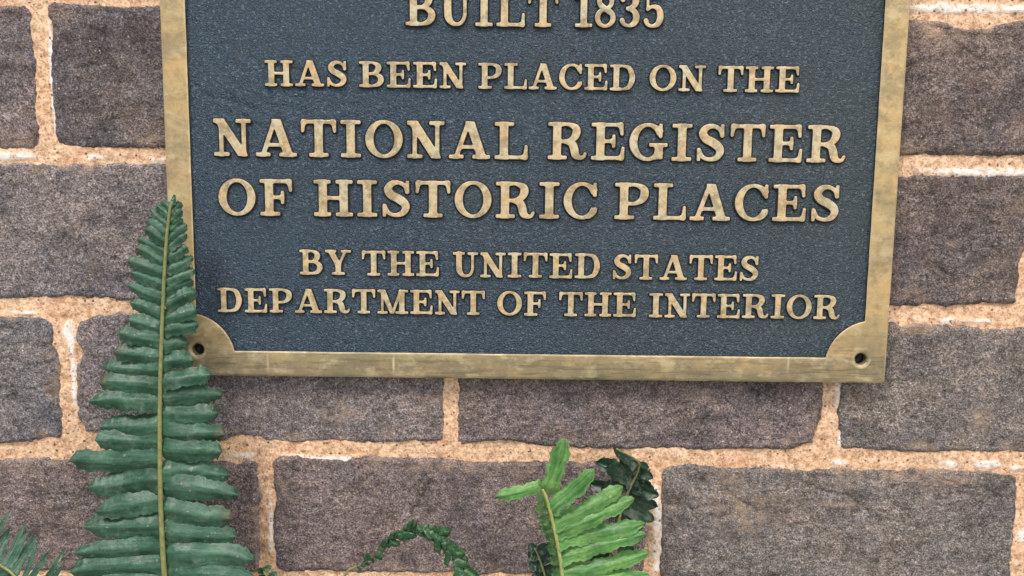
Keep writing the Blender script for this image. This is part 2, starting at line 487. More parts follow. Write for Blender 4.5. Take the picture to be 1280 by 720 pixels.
for bi, (x0, x1, y0, y1, tint, res) in enumerate(BR):
    xa, xb, za, zb = px_rect(x0, x1, y0, y1)
    res *= 0.001
    mg = 0.004
    nx = int((xb - xa + 2 * mg) / res) + 1
    nz = int((zb - za + 2 * mg) / res) + 1
    xs, zs = np.linspace(xa - mg, xb + mg, nx), np.linspace(za - mg, zb + mg, nz)
    X, Z = np.meshgrid(xs, zs, indexing='ij')
    cx, cz, hx, hz = (xa + xb) / 2, (za + zb) / 2, (xb - xa) / 2, (zb - za) / 2
    wx = X + fbm(X, Z, 0.020, 4, 40 + bi) * 0.0018
    wz = Z + fbm(X, Z, 0.028, 5, 60 + bi) * 0.0024
    rc = 0.0035
    qx, qz = np.abs(wx - cx) - hx + rc, np.abs(wz - cz) - hz + rc
    sd_ = np.hypot(np.maximum(qx, 0), np.maximum(qz, 0)) + np.minimum(np.maximum(qx, qz), 0) - rc
    sd_ += fbm(X, Z, 0.004, 2, 80 + bi) * 0.0008 - 0.0006
    for (px, py, r, dp) in BITES:
        c = P(px, py)
        sd_ += dp * 0.001 * np.exp(-(((X - c[0]) ** 2 + (Z - c[2]) ** 2) / (r * 0.00042 * 1.9) ** 2))
    rb = np.random.RandomState(300 + bi)
    for q in range(5):
        if q % 2: ex_, ez_ = rb.uniform(xa, xb), (za if rb.uniform() < .5 else zb)
        else: ex_, ez_ = (xa if rb.uniform() < .5 else xb), rb.uniform(za, zb)
        sd_ += rb.uniform(-.0006, .0018) * np.exp(-((X - ex_) ** 2 + (Z - ez_) ** 2) / rb.uniform(.003, .008) ** 2)
    # relief of the face, metres towards the viewer
    h = fbm(X, Z, 0.050, 3, 100 + bi) * 0.0011 + fbm(X, Z, 0.010, 3, 120 + bi) * 0.00055 + fbm(X, Z, 0.0028, 2, 140 + bi) * 0.00030
    layer = fbm(X, Z * 3.2, 0.030, 4, 160 + bi)
    h += sstep(0.08, 0.12, layer) * 0.00045 * (0.5 + 0.6 * (bi % 2)) + sstep(-0.2, -0.16, layer) * 0.0003
    hw = fbm(X * 0.5, Z * 2.2, 0.008, 4, 280 + bi)
    h += hw * 0.0004 * sstep(0.0, 0.3, fbm(X, Z, 0.04, 2, 290 + bi) + 0.15)
    pits = perlin(X / 0.006, Z / 0.006, 180 + bi)
    h -= sstep(0.62, 0.8, pits) * 0.0008
    for cr in CRACKS:
        for a, b in zip(cr[:-1], cr[1:]):
            d = seg_dist(X + fbm(X, Z, 0.006, 2, 9) * 0.001, Z + fbm(X, Z, 0.006, 2, 19) * 0.001, P(*a), P(*b))
            h -= 0.0011 * np.exp(-(d / 0.0007) ** 2) * sstep(0.001, -0.006, sd_)
    edge = sstep(-0.0022, 0.0002, sd_)
    h -= edge ** 2 * 0.0014 + sstep(0, 0.003, sd_) * 0.008
    V = np.stack([X - cx, -h, Z - cz], -1).reshape(-1, 3)
    Fq = grid_faces(nx, nz)
    # body behind the face
    n0 = len(V)
    loop = [i * nz for i in range(nx)] + [(nx - 1) * nz + k for k in range(1, nz)] + \
           [i * nz + nz - 1 for i in range(nx - 2, -1, -1)] + [k for k in range(nz - 2, 0, -1)]
    L = np.array(loop)
    back = V[L].copy()
    back[:, 1] = 0.09
    V = np.vstack([V, back])
    m = len(L)
    j = np.arange(m)
    side = np.stack([L[j], n0 + j, n0 + (j + 1) % m, L[(j + 1) % m]], 1)[:, ::-1]
    me = mesh_np('brick', V, np.vstack([Fq, side]), [M_BRICK])
    ed = np.zeros(len(V)); dk = np.zeros(len(V))
    ed[:n0] = (0.25 + 0.75 * sstep(-0.012, 0.0, sd_)).ravel()
    D = np.zeros_like(X)
    for (px, py, rx, rz) in DARKS:
        D += field_px(X, Z, px, py, rx, rz) * (0.9 if rx < 25 and rz < 20 else 0.35)
    D *= 0.9 + 1.4 * fbm(X, Z, 0.005, 3, 220 + bi)
    D += sstep(0.22, 0.5, fbm(X, Z, 0.014, 5, 200 + bi)) * 0.45
    D += sstep(0.3, 0.42, fbm(X, Z * 2.4, 0.010, 4, 240 + bi)) * 0.3
    dk[:n0] = np.clip(D, 0, 1).ravel()
    attr(me, 'edge', ed)
    attr(me, 'dark', dk)
    sm = np.zeros(len(V))
    sm[:n0] = np.clip(sum(field_px(X, Z, *q_) for q_ in SMEARS) * (0.7 + 1.2 * fbm(X, Z, 0.006, 3, 260 + bi)), 0, 1).ravel()
    attr(me, 'smear', sm)
    o = link('brick', me, wall, (cx, 0, cz))
    o.color = (*tint, 1)

# mortar sheet: dense where it is seen, coarse beyond
a, b = P(-30, 200), P(1310, 200)
c, d = P(640, -30), P(640, 750)


def axis(lo, hi, dlo, dhi, fine, coarse):
    return np.concatenate([np.arange(lo, dlo, coarse), np.arange(dlo, dhi, fine), np.arange(dhi, hi, coarse)])


xs = axis(a[0] - 0.16, b[0] + 0.16, a[0], b[0], 0.0009, 0.004)
zs = axis(d[2] - 0.065, c[2] + 0.09, d[2], c[2], 0.0009, 0.004)
X, Z = np.meshgrid(xs, zs, indexing='ij')
h = -0.0010 + fbm(X, Z, 0.030, 3, 11) * 0.0009 + fbm(X, Z, 0.006, 3, 12) * 0.0007 + fbm(X, Z, 0.0022, 2, 13) * 0.00035
LIME = [  # px x, y, radii x, y, strength
    (15, 195, 32, 5, 1.5), (118, 197, 16, 4, 1.0), (196, 200, 14, 4, 1.2), (64, 95, 3.5, 40, 1.6), (62, 45, 3, 25, 1.1), (68, 150, 3, 18, 0.8),
    (30, 391, 18, 3, 1.0), (155, 389, 30, 4, 0.8), (86, 415, 7, 13, 1.8), (91, 470, 4, 60, 1.2), (120, 568, 80, 3, 0.5), (405, 574, 45, 4, 1.2),
    (330, 569, 60, 3, 0.5), (1210, 10, 90, 5, 1.7), (1205, 214, 60, 5, 1.2), (1255, 216, 40, 5, 1.4), (1200, 401, 80, 4, 0.9), (1050, 579, 14, 3, 1.3),
    (1128, 581, 8, 3, 0.9), (1184, 581, 12, 4, 1.6), (1237, 581, 17, 5, 1.7), (1268, 586, 12, 4, 1.0), (1047, 495, 5, 25, 0.9), (1051, 550, 3, 12, 1.7),
    (822, 670, 6, 60, 1.4), (818, 620, 4, 20, 1.0), (338, 655, 4, 48, 1.2), (1277, 670, 5, 9, 1.5), (1278, 707, 5, 10, 1.5), (565, 481, 4, 6, 0.8),
    (640, 5, 40, 4, 0.7), (30, 2, 30, 3, 0.5), (700, 576, 30, 3, 0.35), (950, 582, 60, 3, 0.4), (290, 571, 20, 3, 0.8),
]
lime = np.zeros_like(X)
for (px, py, rx, rz, s) in LIME:
    lime += s * field_px(X, Z, px, py, rx, rz)
lime = np.clip((lime + fbm(X, Z, 0.008, 5, 21) * 0.9 - 0.42) * 2.2, 0, 1)
lime = np.maximum(lime, sstep(0.42, 0.6, fbm(X, Z * 1.8, 0.012, 4, 22)) * 0.6)
h += lime * 0.0005
# raked streak beside the white line of the left joint, and trickles of soil at the lower right joint
soil = np.zeros_like(X)
for (px, py, rx, rz) in ((808, 690, 7, 40), (806, 655, 6, 20), (326, 660, 6, 62), (331, 600, 7, 10), (328, 690, 5, 12), (1040, 506, 6, 3), (322, 620, 3, 20)):
    soil += field_px(X, Z, px, py, rx, rz)
soil = np.clip(soil * (0.6 + fbm(X, Z, 0.004, 3, 23)), 0, 1)
h -= soil * 0.0008
for (x0, x1, y0, y1, tint, res) in BR:          # the sheet steps back where a brick stands in it
    xa, xb, za, zb = px_rect(x0, x1, y0, y1)
    ins = np.minimum(np.minimum(X - xa, xb - X), np.minimum(Z - za, zb - Z))
    h -= sstep(0.007, 0.009, ins) * 0.005
V = np.stack([X, -h, Z], -1).reshape(-1, 3)
me = mesh_np('mortar', V, grid_faces(len(xs), len(zs)), [M_MORTAR])
attr(me, 'lime', lime)
attr(me, 'soil', soil)
link('mortar', me, wall)
# a flake of mortar stuck on the brick by the left joint


# ------------------------------------------------------------------ outlines from distance fields
def contour_mesh(Xg, Zg, S, top, wall_depth, draft=0.0, want_walls=True):
    """Fill the region S<0 of a grid; top(x,z,s) -> height; walls go down to wall_depth. Returns verts(x,h,z), faces, is_wall"""
    nx, nz = S.shape
    xs, zs = Xg[:, 0], Zg[0]
    V, idx, Fc = [], {}, []
    ins = S < 0

    def corner(i, k):
        key = (i, k)
        if key not in idx:
            idx[key] = len(V); V.append((xs[i], zs[k], S[i, k]))
        return idx[key]

    def cross(i, k, i2, k2):
        key = (i, k, i2, k2) if (i, k) < (i2, k2) else (i2, k2, i, k)
        if key not in idx:
            s0, s1 = S[key[0], key[1]], S[key[2], key[3]]
            t = s0 / (s0 - s1)
            idx[key] = len(V)
            V.append((xs[key[0]] + t * (xs[key[2]] - xs[key[0]]), zs[key[1]] + t * (zs[key[3]] - zs[key[1]]), 0.0))
        return idx[key]
    cnt = ins[:-1, :-1].astype(int) + ins[1:, :-1] + ins[1:, 1:] + ins[:-1, 1:]
    bnd = []
    for i, k in zip(*np.nonzero(cnt)):
        i, k = int(i), int(k)
        cs = ((i, k), (i + 1, k), (i + 1, k + 1), (i, k + 1))
        if cnt[i, k] == 4:
            Fc.append([corner(*c_) for c_ in cs]); continue
        poly, prev_out = [], []
        for q in range(4):
            c0, c1 = cs[q], cs[(q + 1) % 4]
            if ins[c0]: poly.append(corner(*c0))
            if ins[c0] != ins[c1]:
                v = cross(*c0, *c1)
                poly.append(v)
                prev_out.append((v, bool(ins[c0])))     # True: leaving
        if cnt[i, k] == 2 and ins[cs[0]] == ins[cs[2]] and len(prev_out) == 4:
            pass
        Fc.append(poly)
        if len(prev_out) == 2:
            (va, la), (vb, lb) = prev_out
            bnd.append((va, vb) if la else (vb, va))
    A = np.array(V)
    H = top(A[:, 0], A[:, 1], A[:, 2])
    verts = [(x, hh, z) for (x, z, s), hh in zip(V, H)]
    nf = len(Fc)
    if want_walls:
        # outward direction from the field's gradient for a cast draft
        gx, gz = np.gradient(S, xs, zs)
        wi = {}

        def wv(v):
            if v not in wi:
                x, z, _ = V[v]
                ii = min(max(int((x - xs[0]) / (xs[1] - xs[0])), 0), nx - 1)
                kk = min(max(int((z - zs[0]) / (zs[1] - zs[0])), 0), nz - 1)
                g_ = (gx[ii, kk], gz[ii, kk])
                n_ = math.hypot(*g_) or 1
                wi[v] = (len(verts), len(verts) + 1)
                verts.append(verts[v])
                verts.append((x + g_[0] / n_ * draft, wall_depth, z + g_[1] / n_ * draft))
            return wi[v]
        for va, vb in bnd:
            a_, b_ = wv(va), wv(vb)
            Fc.append([a_[0], a_[1], b_[1], b_[0]])
    return verts, Fc, nf


def clean(fc):
    out = []
    for f in fc:
        g_ = [v for i, v in enumerate(f) if v != f[i - 1]]
        out.append(g_ if len(set(g_)) > 2 else None)
    return out


# ------------------------------------------------------------------ glyphs (cap height 1)
GS = 0.02


class G:
    def __init__(self, width):
        self.w = width
        xs_ = np.arange(-0.1, width + 0.1, GS) + 0.0013
        zs_ = np.arange(-0.08, 1.08, GS) + 0.0017
        self.X, self.Z = np.meshgrid(xs_, zs_, indexing='ij')
        self.S = np.full(self.X.shape, 9.0)

    def add(self, d, k=0.05):
        a_, b_ = self.S, d
        hh = np.clip(0.5 + 0.5 * (b_ - a_) / k, 0, 1)
        self.S = b_ + (a_ - b_) * hh - k * hh * (1 - hh)
        return self

    def box(self, x0, z0, x1, z1, r=0.02, k=0.05):
        qx = np.abs(self.X - (x0 + x1) / 2) - (x1 - x0) / 2 + r
        qz = np.abs(self.Z - (z0 + z1) / 2) - (z1 - z0) / 2 + r
        return self.add(np.hypot(np.maximum(qx, 0), np.maximum(qz, 0)) + np.minimum(np.maximum(qx, qz), 0) - r, k)

    def ell(self, cx, cz, rx, rz):
        px, pz = self.X - cx, self.Z - cz
        k0 = np.hypot(px / rx, pz / rz)
        k1 = np.hypot(px / rx ** 2, pz / rz ** 2) + 1e-9
        return k0 * (k0 - 1) / k1

    def ring(self, cx, cz, rx, rz, tx, tz):
        d = np.maximum(self.ell(cx, cz, rx, rz), -self.ell(cx, cz, rx - tx, rz - tz))
        return self.add(d, 0.03)

    def seg(self, a_, b_, ra, rb=None, k=0.04, clip=True):
        rb = ra if rb is None else rb
        dx, dz = b_[0] - a_[0], b_[1] - a_[1]
        t = np.clip(((self.X - a_[0]) * dx + (self.Z - a_[1]) * dz) / (dx * dx + dz * dz + 1e-12), 0, 1)
        d = np.hypot(self.X - a_[0] - t * dx, self.Z - a_[1] - t * dz) - (ra + (rb - ra) * t)
        if clip: d = np.maximum(d, np.maximum(-self.Z, self.Z - 1.0))
        return self.add(d, k)

    def stroke(self, pts, k=0.03):
        """pts: (x, z, radius) through a Catmull-Rom curve"""
        p = [pts[0]] + list(pts) + [pts[-1]]
        out = []
        for i in range(1, len(p) - 2):
            for t in np.linspace(0, 1, 9)[: (9 if i == len(p) - 3 else 8)]:
                q = [0.5 * (2 * p[i][j] + (p[i + 1][j] - p[i - 1][j]) * t + (2 * p[i - 1][j] - 5 * p[i][j] + 4 * p[i + 1][j] - p[i + 2][j]) * t * t
                            + (3 * p[i][j] - p[i - 1][j] - 3 * p[i + 1][j] + p[i + 2][j]) * t ** 3) for j in range(3)]
                out.append(q)
        D = np.full(self.X.shape, 9.0)
        for a_, b_ in zip(out[:-1], out[1:]):
            dx, dz = b_[0] - a_[0], b_[1] - a_[1]
            t = np.clip(((self.X - a_[0]) * dx + (self.Z - a_[1]) * dz) / (dx * dx + dz * dz + 1e-12), 0, 1)
            D = np.minimum(D, np.hypot(self.X - a_[0] - t * dx, self.Z - a_[1] - t * dz) - (a_[2] + (b_[2] - a_[2]) * t))
        return self.add(D, k)

    def cut(self, x0, z0, x1, z1):
        d = np.maximum(np.abs(self.X - (x0 + x1) / 2) - (x1 - x0) / 2, np.abs(self.Z - (z0 + z1) / 2) - (z1 - z0) / 2)
        self.S = np.maximum(self.S, -d)
        return self


SF = 0.085        # serif thickness


def glyph(ch):
    if ch == 'I':
        return G(.50).box(.15, 0, .35, 1).box(0, 0, .50, SF).box(0, 1 - SF, .50, 1)
    if ch == 'L':
        return G(.82).box(.13, 0, .33, 1).box(0, 1 - SF, .48, 1).box(0, 0, .80, SF).seg((.78, .05), (.80, .34), .05, .032, .09)
    if ch == 'H':
        return G(1.0).box(.13, 0, .33, 1).box(.67, 0, .87, 1).box(0, 0, .43, SF).box(0, 1 - SF, .43, 1).box(.57, 0, 1, SF).box(.57, 1 - SF, 1, 1).box(.3, .46, .7, .545)
    if ch in 'EF':
        g_ = G(.86 if ch == 'E' else .82).box(.13, 0, .33, 1).box(0, 1 - SF, .78, 1).seg((.755, .95), (.785, .70), .05, .032, .09)
        g_.box(.3, .465, .56, .545).seg((.575, .36), (.575, .65), .034, .034, .09)
        if ch == 'E': g_.box(0, 0, .80, SF).seg((.79, .05), (.82, .32), .05, .032, .09)
        else: g_.box(0, 0, .50, SF)
        return g_
    if ch == 'T':
        return G(.88).box(.34, 0, .54, 1).box(.03, 1 - SF, .85, 1).box(.20, 0, .68, SF).seg((.055, .95), (.03, .70), .05, .032, .09).seg((.825, .95), (.85, .70), .05, .032, .09)
    if ch == 'A':
        g_ = G(1.04).seg((.17, 0), (.50, 1.02), .05).seg((.53, 1.0), (.84, 0), .105).box(.26, .27, .76, .35)
        return g_.box(0, 0, .36, SF).box(.60, 0, 1.04, SF)
    if ch == 'N':
        g_ = G(.94).box(.14, 0, .235, .95).box(.715, 0, .81, 1).seg((.14, 1.0), (.74, 0), .105).box(0, 0, .38, SF).box(.57, 1 - SF, .94, 1).box(0, 1 - SF, .25, 1)
        return g_
    if ch == 'M':
        g_ = G(1.18).box(.14, 0, .225, .95).box(.84, 0, 1.04, 1).seg((.19, 1.0), (.55, .06), .10, .075).seg((.90, 1.0), (.60, .06), .045)
        return g_.box(0, 0, .38, SF).box(.70, 0, 1.18, SF).box(0, 1 - SF, .27, 1).box(.86, 1 - SF, 1.18, 1)
    if ch == 'Y':
        g_ = G(1.0).seg((.20, 1.0), (.49, .42), .10).seg((.80, 1.0), (.54, .42), .045).box(.40, 0, .60, .5).box(.25, 0, .75, SF)
        return g_.box(0, 1 - SF, .42, 1).box(.62, 1 - SF, 1.0, 1)
    if ch == 'U':
        g_ = G(.94).stroke([(.23, .95, .10), (.23, .5, .10), (.25, .24, .10), (.36, .075, .065), (.50, .035, .045), (.64, .09, .045), (.735, .28, .045), (.74, .6, .045), (.74, .95, .045)])
        return g_.box(0, 1 - SF, .44, 1).box(.56, 1 - SF, .94, 1)
    if ch == 'O':
        return G(.94).ring(.47, .5, .47, .515, .195, .085)
    if ch in 'CG':
        g_ = G(.86 if ch == 'C' else .98).ring(.47, .5, .47, .515, .195, .085)
        g_.cut(.62, .30 if ch == 'C' else .36, 1.2, .70).cut(.80, .2, 1.2, .8)
        g_.seg((.80, .985), (.80, .66), .035, .04, .05)
        if ch == 'C': g_.stroke([(.66, .055, .045), (.76, .14, .045), (.82, .27, .04)])
        else: g_.box(.66, .04, .86, .42).box(.52, .38, .98, .38 + SF)
        return g_
    if ch == 'S':
        g_ = G(.76)
        g_.stroke([(.655, .70, .035), (.60, .86, .045), (.44, .955, .05), (.26, .92, .075), (.16, .77, .095), (.24, .61, .105), (.42, .51, .11), (.58, .38, .105),
                   (.62, .24, .09), (.53, .095, .07), (.36, .04, .045), (.18, .10, .045), (.085, .28, .035)])
        return g_.seg((.665, .99), (.665, .69), .035, .04, .04).seg((.065, .02), (.065, .31), .035, .04, .04)
    if ch == 'D':
        return G(.96).box(.13, 0, .33, 1).box(0, 0, .4, SF).box(0, 1 - SF, .4, 1).stroke(
            [(.3, .958, .042), (.5, .955, .044), (.72, .86, .08), (.83, .5, .10), (.72, .14, .08), (.5, .045, .044), (.3, .042, .042)])
    if ch == 'B':
        g_ = G(.90).box(.13, 0, .33, 1).box(0, 0, .4, SF).box(0, 1 - SF, .4, 1)
        g_.stroke([(.3, .958, .042), (.5, .955, .044), (.66, .87, .08), (.69, .745, .10), (.62, .60, .08), (.48, .525, .042), (.3, .52, .042)])
        return g_.stroke([(.3, .52, .042), (.54, .52, .044), (.73, .42, .08), (.78, .28, .10), (.70, .12, .08), (.52, .044, .044), (.3, .042, .042)])
    if ch == 'P':
        return G(.88).box(.13, 0, .33, 1).box(0, 0, .50, SF).box(0, 1 - SF, .4, 1).stroke(
            [(.3, .958, .042), (.54, .955, .044), (.73, .85, .085), (.76, .70, .10), (.70, .54, .08), (.52, .435, .044), (.3, .43, .042)])
    if ch == 'R':
        g_ = G(1.0).box(.13, 0, .33, 1).box(0, 0, .48, SF).box(0, 1 - SF, .4, 1)
        g_.stroke([(.3, .958, .042), (.52, .955, .044), (.70, .87, .085), (.73, .735, .10), (.66, .58, .08), (.50, .495, .044), (.3, .49, .042)])
        return g_.stroke([(.46, .48, .05), (.62, .42, .09), (.68, .27, .10), (.72, .11, .09), (.82, .045, .055), (.91, .055, .04), (.965, .15, .033)])
    if ch == '1':
        return G(.54).box(.20, 0, .40, 1).box(.03, 0, .57, SF).seg((.25, .93), (.06, .84), .06, .035, .08)
    if ch == '8':
        return G(.66).ring(.33, .755, .27, .26, .14, .08).ring(.33, .27, .33, .285, .155, .085).seg((.2, .62), (.46, .44), .07, .07)
    if ch == '3':
        g_ = G(.66).stroke([(.10, .80, .07), (.17, .92, .05), (.32, .96, .042), (.49, .89, .08), (.52, .75, .10), (.44, .60, .07), (.26, .535, .04)])
        g_.stroke([(.26, .535, .04), (.46, .47, .07), (.55, .30, .10), (.49, .12, .08), (.32, .04, .042), (.16, .08, .05), (.09, .19, .07)])
        return g_
    if ch == '5':
        g_ = G(.66).box(.12, .88, .58, 1.0).box(.09, .5, .16, .96).stroke(
            [(.12, .53, .04), (.28, .61, .045), (.47, .55, .08), (.54, .33, .10), (.47, .12, .08), (.30, .04, .042), (.15, .08, .05), (.08, .19, .07)])
        return g_
    raise ValueError(ch)


LETTER_H = 1.0      # mesh units: x,z in cap heights; depth scaled separately
_glyph_cache = {}


def glyph_mesh(ch):
    if ch in _glyph_cache: return _glyph_cache[ch]
    g_ = glyph(ch)

    def top(x, z, s):
        r = 0.024
        t = np.clip(1 + s / r, 0, 1)          # 1 at the rim, 0 inside
        return 1 - 0.16 * (1 - np.sqrt(np.clip(1 - t * t, 0, 1))) + 0.10 * fbm(x + ord(ch), z, 0.25, 2, 5)
    verts, fc, nf = contour_mesh(g_.X, g_.Z, g_.S - 0.006, top, -0.2, 0.045)
    fc2 = clean(fc)
    flags = [i < nf for i, f in enumerate(fc2) if f]
    fc2 = [f for f in fc2 if f]
    V = [(x, -hh, z) for x, hh, z in verts]
    me = mesh_np('letter', V, fc2, [M_LETTER, M_SIDE], smooth=True, midx=[0 if f else 1 for f in flags])
    _glyph_cache[ch] = (me, g_.w)
    return _glyph_cache[ch]


# ------------------------------------------------------------------ plaque
Y_PANEL, Y_FACE = -0.0074, -0.0088          # recessed background and raised rim
yL = Y_FACE
xo0 = (P(198.5, 0, yL)[0] + P(208.5, 240, yL)[0]) / 2
xo1 = (P(1138.5, 0, yL)[0] + P(1105.7, 475, yL)[0] + P(1123.5, 240, yL)[0]) / 3
xi0 = (P(231, 0, yL)[0] + P(244.8, 390, yL)[0]) / 2
xi1 = (P(1106.7, 0, yL)[0] + P(1081.7, 403, yL)[0]) / 2
zo0 = (P(255, 469, yL)[2] + P(1104, 480, yL)[2]) / 2
zi0 = (P(300, 438, yL)[2] + P(1030, 448, yL)[2]) / 2
zo1 = zo0 + 0.300
zi1 = zo1 - (zi0 - zo0)
pc = np.array([(xo0 + xo1) / 2, 0, zo0])
plaque = empty('plaque', pc)
tag(plaque, 'cast bronze memorial plaque with raised serif letters on a dark blue field', 'plaque')
hole_l, hole_r = P(247, 437, yL), P(1076.5, 449, yL)
holes = [(hole_l[0], hole_l[2]), (hole_r[0], hole_r[2]), (hole_l[0], zo1 - (hole_l[2] - zo0)), (hole_r[0], zo1 - (hole_r[2] - zo0))]
R_BOSS, R_HOLE = 0.0248, 0.0031

step = 0.00055
gx = np.arange(xo0 - 0.002, xo1 + 0.002, step)
gz = np.arange(zo0 - 0.002, zo1 + 0.002, step)
X, Z = np.meshgrid(gx, gz, indexing='ij')


def rbox(X, Z, x0, z0, x1, z1, r):
    qx, qz = np.abs(X - (x0 + x1) / 2) - (x1 - x0) / 2 + r, np.abs(Z - (z0 + z1) / 2) - (z1 - z0) / 2 + r
    return np.hypot(np.maximum(qx, 0), np.maximum(qz, 0)) + np.minimum(np.maximum(qx, qz), 0) - r


def outer(X, Z): return rbox(X, Z, xo0, zo0, xo1, zo1, 0.0012) + 0.00015 * fbm(X, Z, 0.03, 2, 31)


def field_in(X, Z):      # >0 in the recessed field, <0 in the rim
    d = -rbox(X, Z, xi0, zi0, xi1, zi1, 0.0005)
    for hx_, hz_, sx in ((xi0 - 0.005, zi0 - 0.005, 1), (xi1 + 0.005, zi0 - 0.005, 1), (xi0 - 0.005, zi1 + 0.005, 1), (xi1 + 0.005, zi1 + 0.005, 1)):
        d = np.minimum(d, np.hypot(X - hx_, Z - hz_) - R_BOSS)
    return d + 0.00015 * fbm(X, Z, 0.02, 2, 33)


S = np.maximum(outer(X, Z), field_in(X, Z))
for hx_, hz_ in holes:
    S = np.maximum(S, R_HOLE - np.hypot(X - hx_, Z - hz_))


def rim_top(x, z, s):
    do, di = -outer(x, z), -field_in(x, z)
    t = 0.0135
    hh = np.zeros_like(x)
    hh -= 0.0009 * np.clip(1 - do / 0.0013, 0, 1) ** 1.6
    hh -= 0.0003 * np.clip(1 - di / 0.0007, 0, 1) ** 2
    for hx_, hz_ in holes:
        r = np.hypot(x - hx_, z - hz_)
        hh -= 0.0007 * np.clip(1 - (r - R_HOLE) / 0.0009, 0, 1)
        hh += 0.0002 * np.exp(-((r - 0.0052) / 0.0006) ** 2)
    hh += 0.00022 * fbm(x, z, 0.02, 3, 35)
    hh += 0.0002 * (1 - sstep(0.0, 0.008, np.abs(do - 0.008)))
    return hh


verts, fc, nf = contour_mesh(X, Z, S, rim_top, Y_FACE + 0.0006, 0.0)
fc2 = clean(fc)
flags = [i < nf for i, f in enumerate(fc2) if f]
fc2 = [f for f in fc2 if f]
V = np.array([(x - pc[0], Y_FACE - hh, z - pc[2]) for x, hh, z in verts])
fin = field_in(V[:, 0] + pc[0], V[:, 2] + pc[2])
midx = [0 if fl or min(abs(fin[v]) for v in f) > 0.0003 else 1 for f, fl in zip(fc2, flags)]      # inner walls of the rim are painted
me = mesh_np('frame', V, fc2, [M_BRONZE, M_SIDE], True, midx)
gr = np.zeros(len(V))
for (hx_, hz_) in holes[:2]:
    gr += np.exp(-((V[:, 0] + pc[0] - hx_) ** 2 + (V[:, 2] + pc[2] - hz_) ** 2) / 0.019 ** 2) * 0.75
gr += 0.55 * np.clip(1 - (V[:, 2]) / 0.003, 0, 1)
gr += 0.85 * np.clip(1.25 - np.abs(V[:, 2] - 0.005) / 0.012, 0, 1) * (V[:, 2] < 0.014)
attr(me, 'grime', np.clip(gr, 0, 0.9))
wx_, wz_ = V[:, 0] + pc[0], V[:, 2] + pc[2]
we = np.clip(1 - np.abs(field_in(wx_, wz_) + 0.0003) / 0.0005, 0, 1) * 0.6 + np.clip(1 - np.abs(outer(wx_, wz_) + 0.0004) / 0.0006, 0, 1) * 0.5
for hx_, hz_ in holes:
    we += np.clip(1 - np.abs(np.hypot(wx_ - hx_, wz_ - hz_) - 0.0043) / 0.0008, 0, 1) * 0.6
we *= 0.6 + 1.2 * fbm(wx_, wz_, 0.01, 3, 61)
for px in (492, 335, 985):
    c_ = P(px, 455, Y_FACE)
    we += np.exp(-((wx_ - c_[0]) / 0.0005) ** 2) * np.exp(-((wz_ - c_[2]) / 0.004) ** 2) * (0.9 if px == 492 else .5)
attr(me, 'wear', np.clip(we, 0, 0.9))
link('frame', me, plaque)

# recessed field with cast ripples
nx, nz = int((xi1 - xi0 + 0.004) / 0.0011), int((zi1 - zi0 + 0.004) / 0.0011)
xs, zs = np.linspace(xi0 - 0.002, xi1 + 0.002, nx), np.linspace(zi0 - 0.002, zi1 + 0.002, nz)
X, Z = np.meshgrid(xs, zs, indexing='ij')
h = fbm(X, Z, 0.05, 2, 51) * 0.0004 + fbm(X, Z, 0.005, 3, 52) * 0.00008
# curved wrinkles in the upper left, and a rough patch at the middle
c0, c1 = P(250, 20, Y_PANEL), P(590, 245, Y_PANEL)
c2 = P(330, 130, Y_PANEL)
r0 = np.hypot(X - P(420, -80, Y_PANEL)[0], Z - P(420, -80, Y_PANEL)[2])
mask = np.exp(-(((X - c2[0]) / 0.042) ** 2 + ((Z - c2[2]) / 0.026) ** 2))
h += mask * 0.00055 * np.sin((r0 + fbm(X, Z, 0.02, 3, 54) * 0.006) / 0.0011) * (0.5 + fbm(X, Z, 0.01, 2, 55))
wr = seg_dist(X, Z + fbm(X, Z, 0.012, 3, 56) * 0.002, P(258, 120, Y_PANEL), P(345, 142, Y_PANEL))
h -= 0.0008 * np.exp(-(wr / 0.0009) ** 2)
rr_ = fbm(X, Z, 0.03, 3, 58)
h += sstep(0.1, 0.4, rr_) * 0.00035 * fbm(X, Z, 0.0035, 3, 59)
mask2 = np.exp(-(((X - c1[0]) / 0.035) ** 2 + ((Z - c1[2]) / 0.020) ** 2))
h += mask2 * 0.0008 * fbm(X * 0.6 + Z, Z * 2.0, 0.004, 3, 57)
V = np.stack([X - pc[0], Y_PANEL - h, Z - pc[2]], -1).reshape(-1, 3)
Fq = grid_faces(nx, nz)
keep = np.ones(len(Fq), bool)
for hx_, hz_ in holes:
    r_ = np.hypot(V[:, 0] + pc[0] - hx_, V[:, 2] + pc[2] - hz_)
    keep &= r_[Fq[:, 0]] > 0.006
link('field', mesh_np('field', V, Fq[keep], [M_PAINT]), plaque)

# sunk fixings in the four corner holes
for hx_, hz_ in holes:
    vs, fs = [], []
    N = 24
    prof = [(0.0032, 0.0), (0.0032, -0.0030), (0.0028, -0.0034), (0.0013, -0.0038), (0.0010, -0.0030), (0.0, -0.0030)]
    for r, y in prof:
        for q in range(N):
            aa = 2 * math.pi * q / N
            vs.append((r * math.cos(aa), y, r * math.sin(aa)))
    for p_ in range(len(prof) - 1):
        for q in range(N):
            fs.append((p_ * N + q, p_ * N + (q + 1) % N, (p_ + 1) * N + (q + 1) % N, (p_ + 1) * N + q))
    link('screw', mesh_np('screw', vs, fs, [M_SCREW]), plaque, (hx_ - pc[0], -0.0006, hz_ - pc[2]))

